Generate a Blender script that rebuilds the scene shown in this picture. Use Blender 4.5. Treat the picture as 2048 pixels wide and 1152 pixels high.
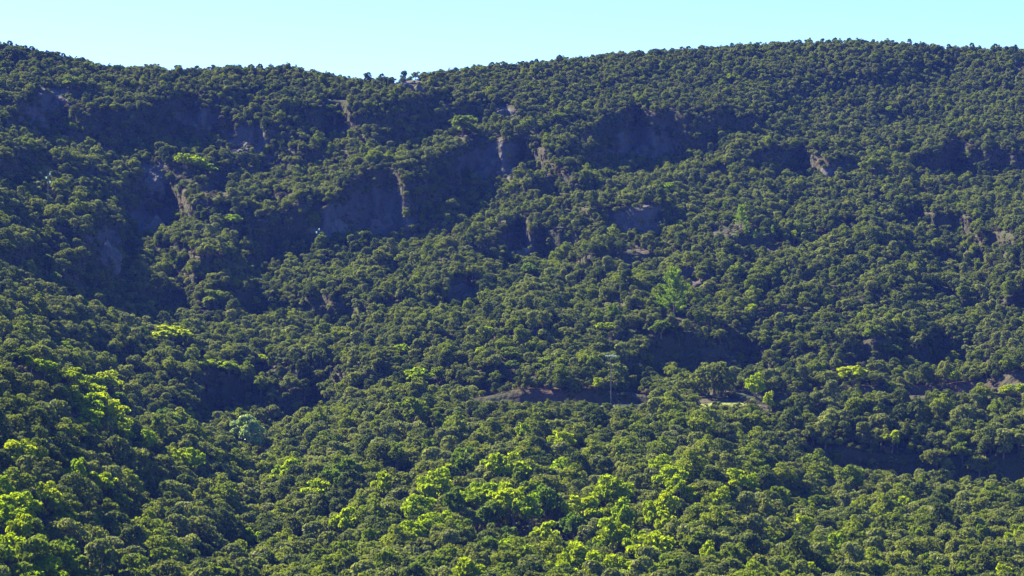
import bpy, math, random
import numpy as np
from mathutils import Vector

for o in list(bpy.data.objects): bpy.data.objects.remove(o, do_unlink=True)
scn = bpy.context.scene
COL = scn.collection
R = math.radians

# ------------------------------------------------------------------ camera
ZC = 80.0; TILT = 2.0; HFOV = 22.0
FPX = 1024 / math.tan(R(HFOV / 2))
cam_d = bpy.data.cameras.new('camera'); cam = bpy.data.objects.new('camera', cam_d); COL.objects.link(cam)
cam_d.sensor_fit = 'HORIZONTAL'; cam_d.angle = R(HFOV); cam_d.clip_start = 0.5; cam_d.clip_end = 12000
cam.location = (0, 0, ZC); cam.rotation_euler = (R(90 + TILT), 0, 0)
scn.camera = cam

# ------------------------------------------------------------------ light
SUN_EL = 41.0; SUN_AZ = -48.0            # azimuth from +Y (away from the camera), negative = left
w = bpy.data.worlds.new('World'); scn.world = w; w.use_nodes = True
nt = w.node_tree; bg = nt.nodes['Background']
sky = nt.nodes.new('ShaderNodeTexSky'); sky.sky_type = 'NISHITA'; sky.sun_disc = False
sky.sun_elevation = R(SUN_EL); sky.sun_rotation = R(SUN_AZ)
sky.air_density = 1.0; sky.dust_density = 0.25; sky.ozone_density = 4.5; sky.altitude = 300
hs = nt.nodes.new('ShaderNodeHueSaturation'); hs.inputs['Saturation'].default_value = 1.22
nt.links.new(sky.outputs[0], hs.inputs['Color']); tn = nt.nodes.new('ShaderNodeMix'); tn.data_type = 'RGBA'; tn.blend_type = 'MULTIPLY'; tn.inputs[0].default_value = 1; tn.inputs[7].default_value = (0.80, 0.79, 0.97, 1)
nt.links.new(hs.outputs[0], tn.inputs[6]); nt.links.new(tn.outputs[2], bg.inputs[0])
bg.inputs[1].default_value = 0.066
sl = bpy.data.lights.new('sun', 'SUN'); so = bpy.data.objects.new('sun', sl); COL.objects.link(so)
sl.energy = 5.0; sl.angle = R(0.5); sl.color = (1.0, 0.88, 0.60)
sv = Vector((math.sin(R(SUN_AZ)) * math.cos(R(SUN_EL)), math.cos(R(SUN_AZ)) * math.cos(R(SUN_EL)), math.sin(R(SUN_EL))))
so.rotation_euler = sv.to_track_quat('Z', 'Y').to_euler(); so.location = (-300, 600, 600)
vs = scn.view_settings
vs.view_transform = 'Standard'; vs.look = 'None'; vs.gamma = 1.0; vs.exposure = 2.35; vs.use_curve_mapping = False

# ------------------------------------------------------------------ helpers
def tag(o, label=None, cat=None, group=None, kind=None):
    if label: o['label'] = label
    if cat: o['category'] = cat
    if group: o['group'] = group
    if kind: o['kind'] = kind
    return o

def mesh_np(name, V, F, mat, attr=None, smooth=False):
    """V (n,3), F (m,k) with k = 3 or 4"""
    me = bpy.data.meshes.new(name)
    V = np.asarray(V, dtype=np.float32); F = np.asarray(F, dtype=np.int32)
    n, k = F.shape
    me.vertices.add(len(V)); me.vertices.foreach_set('co', V.ravel())
    me.loops.add(n * k); me.loops.foreach_set('vertex_index', F.ravel())
    me.polygons.add(n)
    me.polygons.foreach_set('loop_start', np.arange(0, n * k, k, dtype=np.int32))
    me.polygons.foreach_set('loop_total', np.full(n, k, dtype=np.int32))
    if smooth: me.polygons.foreach_set('use_smooth', np.ones(n, dtype=bool))
    if attr is not None:
        a = me.attributes.new('leafvar', 'FLOAT', 'FACE'); a.data.foreach_set('value', attr.astype(np.float32))
    me.update(calc_edges=True); me.validate()
    if mat: me.materials.append(mat)
    return me

def link(name, me, parent=None, loc=None):
    o = bpy.data.objects.new(name, me); COL.objects.link(o)
    if parent: o.parent = parent
    if loc is not None: o.location = loc
    return o

def empty(name, loc=(0, 0, 0)):
    o = bpy.data.objects.new(name, None); COL.objects.link(o); o.location = loc
    o.empty_display_size = 0.5
    return o

class MB:
    def __init__(s): s.v = []; s.f = []
    def tube(s, pts, rad, n=7, cap=True):
        b0 = len(s.v); P = [Vector(p) for p in pts]
        for i, p in enumerate(P):
            d = (P[min(i + 1, len(P) - 1)] - P[max(i - 1, 0)]).normalized()
            a = d.cross(Vector((0, 0, 1)) if abs(d.z) < 0.9 else Vector((1, 0, 0))).normalized(); b = d.cross(a)
            for k in range(n):
                t = 2 * math.pi * k / n
                s.v.append(p + (a * math.cos(t) + b * math.sin(t)) * rad[i])
        for i in range(len(P) - 1):
            for k in range(n):
                s.f.append((b0 + i * n + k, b0 + i * n + (k + 1) % n, b0 + (i + 1) * n + (k + 1) % n, b0 + (i + 1) * n + k))
        if cap:
            s.f.append(tuple(b0 + k for k in range(n))[::-1]); s.f.append(tuple(b0 + (len(P) - 1) * n + k for k in range(n)))
    def box(s, c, d, rz=0):
        b0 = len(s.v); cs, sn = math.cos(rz), math.sin(rz)
        for z in (-.5, .5):
            for x, y in ((-.5, -.5), (.5, -.5), (.5, .5), (-.5, .5)):
                X, Y = x * d[0], y * d[1]
                s.v.append(Vector((c[0] + X * cs - Y * sn, c[1] + X * sn + Y * cs, c[2] + z * d[2])))
        for q in ((0, 3, 2, 1), (4, 5, 6, 7), (0, 1, 5, 4), (1, 2, 6, 5), (2, 3, 7, 6), (3, 0, 4, 7)):
            s.f.append(tuple(b0 + i for i in q))
    def lathe(s, c, prof, n=10):
        b0 = len(s.v)
        for (r, z) in prof:
            for k in range(n):
                t = 2 * math.pi * k / n; s.v.append(Vector((c[0] + r * math.cos(t), c[1] + r * math.sin(t), c[2] + z)))
        for i in range(len(prof) - 1):
            for k in range(n):
                s.f.append((b0 + i * n + k, b0 + i * n + (k + 1) % n, b0 + (i + 1) * n + (k + 1) % n, b0 + (i + 1) * n + k))
    def mesh(s, name, mat):
        me = bpy.data.meshes.new(name); me.from_pydata([tuple(v) for v in s.v], [], s.f); me.update()
        if mat: me.materials.append(mat)
        return me

def noise2(shape, cell, seed, octs=3, pers=0.5):
    """smooth value noise on a (rows, cols) grid, about -1..1; cell = (rows, cols) per lattice step"""
    out = np.zeros(shape); amp = 1; tot = 0; rr = np.random.RandomState(seed)
    for o_ in range(octs):
        cy, cx = cell[0] / 2 ** o_, cell[1] / 2 ** o_
        gy, gx = int(shape[0] / cy) + 3, int(shape[1] / cx) + 3
        g = rr.uniform(-1, 1, (gy, gx))
        y = np.arange(shape[0]) / cy; x = np.arange(shape[1]) / cx
        iy, ix = y.astype(int), x.astype(int); fy, fx = y - iy, x - ix
        fy = fy * fy * (3 - 2 * fy); fx = fx * fx * (3 - 2 * fx)
        a = g[np.ix_(iy, ix)]; b = g[np.ix_(iy, ix + 1)]; c = g[np.ix_(iy + 1, ix)]; d = g[np.ix_(iy + 1, ix + 1)]
        out += amp * ((a * (1 - fx) + b * fx) * (1 - fy)[:, None] + (c * (1 - fx) + d * fx) * fy[:, None])
        tot += amp; amp *= pers
    return out / tot

# ------------------------------------------------------------------ materials
def new_mat(name):
    m = bpy.data.materials.new(name); m.use_nodes = True
    n = m.node_tree; n.nodes.clear()
    out = n.nodes.new('ShaderNodeOutputMaterial')
    return m, n, out

def mixc(n, fac, a, b):
    x = n.nodes.new('ShaderNodeMix'); x.data_type = 'RGBA'
    for sock, v in ((0, fac), (6, a), (7, b)):
        if isinstance(v, (int, float)): x.inputs[sock].default_value = v
        elif isinstance(v, tuple): x.inputs[sock].default_value = (*v, 1)
        else: n.links.new(v, x.inputs[sock])
    return x.outputs[2]

def leaf_mat(name, dark, light, third, trans=0.25, gloss=0.06, rough=0.7, tcol=(1.3, 1.4, 0.5)):
    m, n, out = new_mat(name)
    oi = n.nodes.new('ShaderNodeObjectInfo')
    c = mixc(n, oi.outputs['Random'], dark, light)
    geo = n.nodes.new('ShaderNodeNewGeometry')
    nz = n.nodes.new('ShaderNodeTexNoise'); nz.inputs['Scale'].default_value = 0.035; nz.inputs['Detail'].default_value = 3
    n.links.new(geo.outputs['Position'], nz.inputs['Vector'])
    mr = n.nodes.new('ShaderNodeMapRange'); mr.inputs[1].default_value = 0.48; mr.inputs[2].default_value = 0.72
    mr.inputs[4].default_value = 0.85
    n.links.new(nz.outputs['Fac'], mr.inputs[0])
    c = mixc(n, mr.outputs[0], c, third)
    at = n.nodes.new('ShaderNodeAttribute'); at.attribute_name = 'leafvar'
    hv = n.nodes.new('ShaderNodeHueSaturation')
    mv = n.nodes.new('ShaderNodeMapRange'); mv.inputs[3].default_value = 0.78; mv.inputs[4].default_value = 1.2
    n.links.new(at.outputs['Fac'], mv.inputs[0]); n.links.new(mv.outputs[0], hv.inputs['Value']); n.links.new(c, hv.inputs['Color'])
    p = n.nodes.new('ShaderNodeBsdfPrincipled'); p.inputs['Roughness'].default_value = rough
    p.inputs['Specular IOR Level'].default_value = gloss
    n.links.new(hv.outputs[0], p.inputs['Base Color'])
    t = n.nodes.new('ShaderNodeBsdfTranslucent')
    tm = n.nodes.new('ShaderNodeMix'); tm.data_type = 'RGBA'; tm.blend_type = 'MULTIPLY'; tm.inputs[0].default_value = 1
    n.links.new(hv.outputs[0], tm.inputs[6]); tm.inputs[7].default_value = (*tcol, 1)
    n.links.new(tm.outputs[2], t.inputs['Color'])
    ms = n.nodes.new('ShaderNodeMixShader'); ms.inputs[0].default_value = trans
    n.links.new(p.outputs[0], ms.inputs[1]); n.links.new(t.outputs[0], ms.inputs[2])
    n.links.new(ms.outputs[0], out.inputs[0])
    return m

def plain(name, col, rough=0.8, col2=None, scale=1.0, metal=0, bump=0.0, bscale=3.0):
    m, n, out = new_mat(name)
    p = n.nodes.new('ShaderNodeBsdfPrincipled'); p.inputs['Roughness'].default_value = rough; p.inputs['Metallic'].default_value = metal
    p.inputs['Specular IOR Level'].default_value = 0.25
    geo = n.nodes.new('ShaderNodeNewGeometry')
    if col2:
        nz = n.nodes.new('ShaderNodeTexNoise'); nz.inputs['Scale'].default_value = scale; nz.inputs['Detail'].default_value = 6
        n.links.new(geo.outputs['Position'], nz.inputs['Vector'])
        mr = n.nodes.new('ShaderNodeMapRange'); mr.inputs[1].default_value = 0.35; mr.inputs[2].default_value = 0.65
        n.links.new(nz.outputs['Fac'], mr.inputs[0])
        n.links.new(mixc(n, mr.outputs[0], col, col2), p.inputs['Base Color'])
    else: p.inputs['Base Color'].default_value = (*col, 1)
    if bump:
        nb = n.nodes.new('ShaderNodeTexNoise'); nb.inputs['Scale'].default_value = bscale; nb.inputs['Detail'].default_value = 6
        n.links.new(geo.outputs['Position'], nb.inputs['Vector'])
        bp = n.nodes.new('ShaderNodeBump'); bp.inputs['Distance'].default_value = bump
        n.links.new(nb.outputs['Fac'], bp.inputs['Height']); n.links.new(bp.outputs[0], p.inputs['Normal'])
    n.links.new(p.outputs[0], out.inputs[0])
    return m

M_OAK = leaf_mat('oak_leaves', (0.083, 0.104, 0.020), (0.142, 0.160, 0.036), (0.148, 0.172, 0.024), 0.42)
M_OAKG = leaf_mat('grey_oak_leaves', (0.105, 0.128, 0.032), (0.160, 0.180, 0.050), (0.160, 0.190, 0.028), 0.36, 0.10, 0.65)
M_OAKD = leaf_mat('dark_oak_leaves', (0.045, 0.070, 0.016), (0.080, 0.105, 0.022), (0.100, 0.125, 0.022), 0.33)
M_BRIGHT = leaf_mat('yellow_green_leaves', (0.165, 0.25, 0.003), (0.25, 0.305, 0.004), (0.20, 0.27, 0.003), 0.50, 0.0, 0.8, (1.3, 1.3, 0.35))
M_MID = leaf_mat('fresh_green_leaves', (0.07, 0.125, 0.008), (0.11, 0.16, 0.010), (0.09, 0.14, 0.008), 0.42, 0.12, 0.6, (1.2, 1.3, 0.35))
M_OLIVE = leaf_mat('olive_green_leaves', (0.10, 0.145, 0.010), (0.145, 0.185, 0.014), (0.12, 0.165, 0.010), 0.38)
M_OLIVE2 = leaf_mat('olive_oak_leaves', (0.11, 0.145, 0.010), (0.16, 0.19, 0.013), (0.13, 0.165, 0.010), 0.42)
M_AUTUMN = leaf_mat('turning_leaves', (0.33, 0.26, 0.02), (0.42, 0.25, 0.02), (0.38, 0.28, 0.02), 0.45)
M_PALE = leaf_mat('silvery_leaves', (0.20, 0.29, 0.08), (0.27, 0.35, 0.12), (0.23, 0.32, 0.10), 0.35, 0.5, 0.4, (1.2, 1.2, 0.7))
M_PINE = leaf_mat('pine_needles', (0.11, 0.18, 0.008), (0.16, 0.23, 0.010), (0.13, 0.20, 0.008), 0.4)
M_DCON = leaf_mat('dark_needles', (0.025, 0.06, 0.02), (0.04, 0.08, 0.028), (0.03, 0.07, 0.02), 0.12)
M_SCRUB = leaf_mat('scrub_leaves', (0.085, 0.078, 0.045), (0.115, 0.098, 0.06), (0.14, 0.095, 0.068), 0.2)
M_RUST = leaf_mat('rusty_leaves', (0.28, 0.10, 0.03), (0.32, 0.13, 0.04), (0.28, 0.1, 0.03), 0.3)
M_BARK = plain('bark', (0.10, 0.075, 0.05), 0.9, (0.16, 0.13, 0.10), 3.0)
M_ROCK = plain('grey_rock', (0.055, 0.054, 0.056), 0.9, (0.105, 0.10, 0.10), 0.35, bump=1.0, bscale=0.7)
M_ROCKD = plain('dark_rock', (0.035, 0.034, 0.036), 0.9, (0.07, 0.066, 0.066), 0.3, bump=0.5, bscale=0.8)
M_ROAD = plain('asphalt', (0.05, 0.05, 0.05), 0.85, (0.065, 0.063, 0.06), 0.8)
M_STONE = plain('parapet_stone', (0.38, 0.35, 0.30), 0.9, (0.5, 0.47, 0.40), 1.5)
M_WOODP = plain('weathered_pole', (0.10, 0.095, 0.09), 0.8, (0.14, 0.13, 0.12), 2.0)
M_GALV = plain('galvanised_steel', (0.16, 0.165, 0.17), 0.6, metal=0.3)
M_INS = leaf_mat('insulator_glass', (0.8, 0.95, 0.95), (0.8, 0.95, 0.95), (0.8, 0.95, 0.95), 0.5, 1.0, 0.15, (1.1, 1.25, 1.25))

def ground_mat():
    m, n, out = new_mat('hillside_soil')
    geo = n.nodes.new('ShaderNodeNewGeometry')
    p = n.nodes.new('ShaderNodeBsdfPrincipled'); p.inputs['Roughness'].default_value = 0.95; p.inputs['Specular IOR Level'].default_value = 0.1
    nz = n.nodes.new('ShaderNodeTexNoise'); nz.inputs['Scale'].default_value = 0.06; nz.inputs['Detail'].default_value = 8
    n.links.new(geo.outputs['Position'], nz.inputs['Vector'])
    mr = n.nodes.new('ShaderNodeMapRange'); mr.inputs[1].default_value = 0.4; mr.inputs[2].default_value = 0.62
    n.links.new(nz.outputs['Fac'], mr.inputs[0])
    soil = mixc(n, mr.outputs[0], (0.030, 0.036, 0.016), (0.055, 0.046, 0.030))
    n2 = n.nodes.new('ShaderNodeTexNoise'); n2.inputs['Scale'].default_value = 0.5; n2.inputs['Detail'].default_value = 8
    n.links.new(geo.outputs['Position'], n2.inputs['Vector'])
    rock = mixc(n, n2.outputs['Fac'], (0.038, 0.038, 0.038), (0.105, 0.10, 0.10))
    ar = n.nodes.new('ShaderNodeAttribute'); ar.attribute_name = 'rocky'
    n3 = n.nodes.new('ShaderNodeTexNoise'); n3.inputs['Scale'].default_value = 0.35; n3.inputs['Detail'].default_value = 5
    n.links.new(geo.outputs['Position'], n3.inputs['Vector'])
    ad = n.nodes.new('ShaderNodeMath'); ad.operation = 'ADD'; n.links.new(ar.outputs['Fac'], ad.inputs[0]); n.links.new(n3.outputs['Fac'], ad.inputs[1])
    rm = n.nodes.new('ShaderNodeMapRange'); rm.inputs[1].default_value = 0.95; rm.inputs[2].default_value = 1.05; n.links.new(ad.outputs[0], rm.inputs[0])
    c = mixc(n, rm.outputs[0], soil, rock)
    as_ = n.nodes.new('ShaderNodeAttribute'); as_.attribute_name = 'stony'
    c = mixc(n, as_.outputs['Fac'], c, mixc(n, n2.outputs['Fac'], (0.035, 0.028, 0.025), (0.085, 0.068, 0.062)))
    at = n.nodes.new('ShaderNodeAttribute'); at.attribute_name = 'earth'
    c = mixc(n, at.outputs['Fac'], c, (0.09, 0.050, 0.038))
    at2 = n.nodes.new('ShaderNodeAttribute'); at2.attribute_name = 'verge'
    c = mixc(n, at2.outputs['Fac'], c, (0.15, 0.19, 0.04))
    n.links.new(c, p.inputs['Base Color'])
    bp = n.nodes.new('ShaderNodeBump'); bp.inputs['Distance'].default_value = 1.2
    n.links.new(n2.outputs['Fac'], bp.inputs['Height']); n.links.new(bp.outputs[0], p.inputs['Normal'])
    n.links.new(p.outputs[0], out.inputs[0])
    return m
M_GROUND = ground_mat()

# ------------------------------------------------------------------ terrain
# The hillside is a real sheet: each column of it is a slope profile of (picture row, distance) read off the photograph.
ST, CT = math.sin(R(TILT)), math.cos(R(TILT))
def ray_point(px, py, d):
    u = (np.asarray(px, float) - 1024) / FPX; v = (576 - np.asarray(py, float)) / FPX
    dy = CT - v * ST; dz = ST + v * CT
    k = np.asarray(d, float) / dy
    return np.stack([u * k, np.asarray(d, float) + 0 * k, ZC + dz * k], axis=-1)

PXS = np.arange(-800, 2860, 8.0); NC = len(PXS)
def I(*kv):
    return np.interp(PXS, kv[0::2], kv[1::2])
def smooth_cols(a, n=5):
    k = np.ones(n) / n
    return np.convolve(np.pad(a, (n // 2, n // 2), mode='edge'), k, mode='valid')

c1y = I(-800, 715, -300, 712, 0, 718, 80, 738, 180, 800, 260, 866, 400, 895, 470, 932, 505, 966, 570, 930, 640, 898, 750, 862, 850, 842, 950, 838, 1050, 836,
        1200, 838, 1290, 838, 1330, 824, 1370, 838, 1420, 862, 1500, 900, 1600, 958, 1750, 996, 1900, 1006, 2048, 1016, 2400, 1040, 2860, 1070)
c1d = I(-800, 470, 0, 540, 250, 596, 480, 648, 640, 662, 1000, 663, 1300, 666, 1400, 648, 1500, 634, 1750, 618, 2048, 610, 2860, 600)
vy = c1y + I(-800, 50, 0, 50, 250, 60, 400, 50, 480, 12, 640, -4, 850, -8, 1300, -10, 1400, -6, 1500, 8, 1750, 14, 2048, 14, 2860, 14)
vd = c1d + I(-800, 70, 0, 58, 250, 44, 480, 12, 640, 8, 850, 6, 1300, 6, 1400, 12, 1500, 28, 1750, 38, 2860, 40)
ey = I(-800, 620, 0, 712, 250, 862, 480, 906, 505, 918, 640, 872, 800, 838, 900, 818, 1050, 813, 1290, 812, 1400, 808, 1490, 806, 1540, 812, 1600, 805, 1700, 790,
       1850, 792, 1990, 786, 2015, 772, 2060, 768, 2400, 760, 2860, 750)
ed = I(-800, 560, 0, 615, 250, 660, 480, 677, 640, 688, 850, 682, 1050, 681, 1290, 684, 1400, 686, 1490, 690, 1600, 695, 1700, 700, 2000, 705, 2860, 700)
rdy = ey + I(-800, -10, 640, -10, 850, -4, 1000, -0.4, 1500, -0.4, 1600, 4, 1700, 8, 1850, 6, 1990, -1, 2048, -1, 2860, -1)
rdd = ed + I(-800, 7, 1500, 7, 1620, 18, 1900, 18, 2020, 8, 2860, 8)
hb = I(-800, 2, 800, 2, 950, 16, 1050, 34, 1200, 30, 1300, 22, 1500, 26, 2048, 26, 2860, 26)
by = rdy - hb; bd = rdd + I(-800, 2, 800, 2, 1000, 3, 1300, 4, 1370, 14, 1420, 17, 1470, 14, 1560, 7, 1700, 4, 2860, 4)
sy = I(-800, 40, -300, 72, 0, 104, 60, 112, 100, 122, 170, 137, 210, 150, 300, 150, 350, 155, 420, 152, 500, 150, 580, 147, 640, 160, 700, 172, 760, 172, 800, 170, 870, 160,
       950, 150, 1050, 140, 1150, 131, 1250, 121, 1320, 117, 1400, 110, 1500, 106, 1600, 99, 1700, 98, 1800, 101, 1900, 108, 2048, 112, 2300, 120, 2860, 150)
sy += -6
sd = I(-800, 930, 0, 985, 600, 1010, 740, 1000, 1000, 1055, 1600, 1120, 2048, 1120, 2860, 1080)
for a in (c1y, c1d, vy, vd, ey, ed, rdy, rdd, by, bd, sy, sd): a[:] = smooth_cols(a)

# steep dark faces: (centre px, foot py, top py, half width px, depth m)
FACES_UP = [(100, 262, 185, 55, 20), (300, 300, 225, 130, 26), (490, 345, 262, 70, 24), (300, 480, 335, 62, 34), (190, 560, 478, 55, 18),
            (400, 430, 380, 60, 12), (560, 520, 430, 75, 26), (755, 482, 385, 100, 34), (985, 380, 300, 95, 30), (1120, 400, 350, 60, 18), (1275, 322, 258, 75, 24),
            (1290, 480, 410, 75, 26), (1120, 520, 455, 60, 20), (1040, 528, 478, 45, 20), (925, 622, 572, 50, 18), (680, 268, 240, 40, 8),
            (1640, 372, 318, 80, 16), (1760, 380, 345, 50, 12), (1960, 352, 300, 120, 18), (1900, 480, 420, 90, 20), (1990, 560, 480, 90, 26), (2020, 640, 585, 100, 26),
            (1880, 660, 590, 60, 16), (1420, 790, 650, 130, 30), (1310, 720, 650, 60, 14), (1900, 735, 690, 180, 22), (1560, 640, 600, 80, 10), (600, 660, 610, 80, 16), (380, 560, 515, 60, 12),
            (330, 640, 600, 90, 14), (60, 540, 500, 70, 14), (60, 370, 300, 60, 14), (620, 340, 300, 60, 10), (850, 300, 255, 70, 10), (560, 780, 730, 110, 16), (700, 640, 600, 50, 8),
            (1180, 610, 560, 60, 12), (1390, 575, 545, 60, 6), (1550, 480, 440, 70, 8), (1000, 790, 755, 160, 8), (450, 850, 790, 70, 22), (590, 862, 806, 60, 22), (1080, 700, 660, 60, 10)]
FACES_LO = [(420, 1150, 1100, 100, 16), (1130, 1110, 1030, 130, 22), (340, 1010, 960, 80, 12), (230, 1090, 1030, 80, 12),
            (800, 1000, 950, 60, 12), (1420, 1050, 1010, 110, 12), (610, 1100, 1050, 90, 8), (1700, 1060, 1010, 120, 8), (900, 880, 850, 120, 10), (720, 920, 880, 70, 10), (1850, 1130, 1090, 140, 6)]

def apply_faces(D, PY, faces, k_out=0.16, k_in=1.0):
    WX = noise2(PY.shape, (9, 9), 71, 3, .6) * 60; WY = noise2(PY.shape, (7, 7), 72, 3, .6) * 34; PY = PY + WY
    for (cx, fb, ft, hw, A) in faces:
        win = np.exp(-np.abs((PXS[None, :] + WX - cx) / (hw * 1.1)) ** 2.6)
        rise = np.clip((fb - PY) / (fb - ft), 0, 1); rise = rise * rise * (3 - 2 * rise)
        F = (fb - ft) * 1.5 + 30
        fall = np.clip((PY - (ft - F)) / F, 0, 1); fall = fall * fall * (3 - 2 * fall)
        D -= k_out * A * win * rise * fall                        # a bluff standing out
        low = np.clip((fb + F - PY) / F, 0, 1); low = low * low * (3 - 2 * low)
        D += k_in * A * win * low * (1 - rise)                    # a hollow at its foot
    return D

NA, NS3, NM = 120, 30, 190
rows_py, rows_d = [], []
# lower visible slope, rows from py 1420 up to crest 1
t = (np.linspace(0, 1, NA))[:, None]
PYA = 1420 + (c1y[None, :] - 1420) * t
bot_d = 350.0
DA = bot_d + (c1d[None, :] - bot_d) * t ** 1.15
DA += noise2(DA.shape, (18, 20), 3, 3) * 13 * np.sin(np.pi * t) ** 0.6
DA = apply_faces(DA, PYA, [f for f in FACES_LO])
for i in range(1, NA):
    DA[i] = np.maximum(DA[i], DA[i - 1] + 0.10 * np.abs(PYA[i] - PYA[i - 1]))
over = DA[-1] - c1d; DA -= over[None, :] * t ** 3
rows = [(PYA, DA)]
# dip behind crest 1
t = np.linspace(0, 1, 8)[1:, None]; s = t * t * (3 - 2 * t)
rows.append((c1y + (vy - c1y) * s + -2.0 * np.sin(np.pi * t) * 0, c1d + (vd - c1d) * t))
# up to crest E
t = np.linspace(0, 1, NS3)[1:, None]
stp = np.clip((PXS - 1400) / 90, 0, 1)[None, :] * 0.85
t3 = t * (1 - stp) + stp * np.clip((t - 0.45) / 0.55, 0, 1) ** 1.2
D3 = vd + (ed - vd) * t3 + noise2((NS3 - 1, NC), (8, 16), 9, 2) * 3 * np.sin(np.pi * t)
rows.append((vy + (ey - vy) * t, D3))
i_road0 = sum(r[0].shape[0] for r in rows) - 1
t = np.linspace(0, 1, 5)[1:, None]
rows.append((ey + (rdy - ey) * t, ed + (rdd - ed) * t))
i_road1 = sum(r[0].shape[0] for r in rows) - 1
t = np.linspace(0, 1, 4)[1:, None]
rows.append((rdy + (by - rdy) * t, rdd + (bd - rdd) * t))
# main hill
t = (np.linspace(0, 1, NM)[1:])[:, None]
PYM = by + (sy - by) * t
DM = bd + (sd - bd) * (0.9 * t + 0.1 * t * t)
DM += noise2(DM.shape, (26, 26), 21, 4, 0.55) * 40 * np.sin(np.pi * np.clip(t, 0, 1)) ** 0.5
DM = apply_faces(DM, PYM, [(a, b, c, d, e * 1.3) for a, b, c, d, e in FACES_UP])
prev = bd
for i in range(DM.shape[0]):
    py_prev = PYM[i - 1] if i else by
    DM[i] = np.maximum(DM[i], prev + 0.05 * np.abs(py_prev - PYM[i])); prev = DM[i]
over = np.maximum(DM[-1] - sd, 0); DM -= over[None, :] * t ** 4
rows.append((PYM, DM))
i_sky = sum(r[0].shape[0] for r in rows) - 1
PY = np.concatenate([r[0] for r in rows]); DD = np.concatenate([r[1] for r in rows])
P = ray_point(PXS[None, :], PY, DD)                              # (rows, cols, 3)
# small-scale roughness
P[1:-1, :, 2] += noise2(P.shape[:2], (4, 4), 5, 2)[1:-1] * 0.35
# ground before the slope (valley, then up to the camera's hill) and behind the ridge
def flat_row(y, zfun, spread):
    x = (PXS - 1024) / FPX * spread * 1.0
    return np.stack([x, np.full(NC, float(y)), zfun(x)], axis=-1)
z0 = P[0, :, 2]
pre = []
for y, k, zz in ((-400, 900, 60), (-120, 900, 96), (-20, 700, ZC - 0.9), (0, 700, ZC - 1.9), (10, 650, ZC - 5), (60, 600, ZC - 22), (130, 560, ZC - 46), (210, 520, ZC - 66), (270, 470, ZC - 70), (320, 380, ZC - 62)):
    x = (PXS - 1024) / FPX * k * (1.0 if y > 0 else 1.3)
    pre.append(np.stack([x, np.full(NC, float(y)), np.full(NC, float(zz))], axis=-1))
post = []
top = P[-1]
for dy, dz, sp in ((12, -0.5, 1.01), (30, -4, 1.02), (70, -16, 1.05), (150, -45, 1.15), (350, -100, 1.3), (900, -150, 2.0)):
    q = top.copy(); q[:, 0] *= sp; q[:, 1] += dy; q[:, 2] = top[:, 2] * (1 - min(1, dy / 900)) + (ZC - 40) * min(1, dy / 900) + 0 if dy > 300 else top[:, 2] + dz
    post.append(q)
ALL = np.concatenate([np.array(pre), P, np.array(post)]); NR = ALL.shape[0]; OFF = len(pre)
idx = np.arange(NR * NC).reshape(NR, NC)
F = np.stack([idx[:-1, :-1], idx[:-1, 1:], idx[1:, 1:], idx[1:, :-1]], axis=-1).reshape(-1, 4)
me = mesh_np('hillside', ALL.reshape(-1, 3), F, M_GROUND, smooth=True)
earth = np.zeros((NR, NC)); verge = np.zeros((NR, NC))
ew = np.clip(1 - np.abs(PXS - 1120) / 120, 0, 1) + np.clip(1 - np.abs(PXS - 1900) / 110, 0, 1)
earth[OFF + i_road1:OFF + i_road1 + 6] = np.clip(ew * 1.0, 0, .7)
verge[OFF + i_road0 - 3:OFF + i_road0 + 2] = (np.clip(1 - np.abs(PXS - 1445) / 60, 0, 1) > 0) * 1.0
for nm, arr in (('earth', earth), ('verge', verge)):
    a = me.attributes.new(nm, 'FLOAT', 'POINT'); a.data.foreach_set('value', arr.ravel().astype(np.float32))
hill = link('hillside', me); tag(hill, kind='structure')

def col_interp(A, px):
    c = np.clip((np.asarray(px) - PXS[0]) / 8.0, 0, NC - 1.001); i = c.astype(int); f = c - i
    return i, f
def ground_at(px, py, first=0, last=None):
    """first ground point, seen from the viewpoint, that projects to (px, py)"""
    c = min(max((px - PXS[0]) / 8.0, 0), NC - 1.001); i = int(c); f = c - i
    col = PY[:, i] * (1 - f) + PY[:, i + 1] * f
    pts = P[:, i] * (1 - f) + P[:, i + 1] * f
    for r in range(first, len(col) - 1):
        if (col[r] - py) * (col[r + 1] - py) <= 0 and col[r] != col[r + 1]:
            g = (py - col[r]) / (col[r + 1] - col[r])
            return pts[r] * (1 - g) + pts[r + 1] * g
    return pts[-1]
def row_at(px, r):
    c = (px - PXS[0]) / 8.0; i = int(c); f = c - i
    return P[r, i] * (1 - f) + P[r, i + 1] * f
def project(p):
    x, y, z = p[..., 0], p[..., 1], p[..., 2] - ZC
    dep = y * CT + z * ST; up = -y * ST + z * CT
    return 1024 + FPX * x / dep, 576 - FPX * up / dep
def mpp(d): return d / FPX

# ------------------------------------------------------------------ road
c0, c1 = int((880 - PXS[0]) / 8), int((2300 - PXS[0]) / 8)
rv = P[i_road0:i_road1 + 1, c0:c1].copy(); rv[..., 2] += 0.05
for k in range(rv.shape[0]): rv[k, :, 2] = rv[k, :, 2] + 0.0
ridx = np.arange(rv.shape[0] * rv.shape[1]).reshape(rv.shape[:2])
RF = np.stack([ridx[:-1, :-1], ridx[:-1, 1:], ridx[1:, 1:], ridx[1:, :-1]], axis=-1).reshape(-1, 4)
tag(link('road', mesh_np('road', rv.reshape(-1, 3), RF, M_ROAD)), kind='structure')

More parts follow.
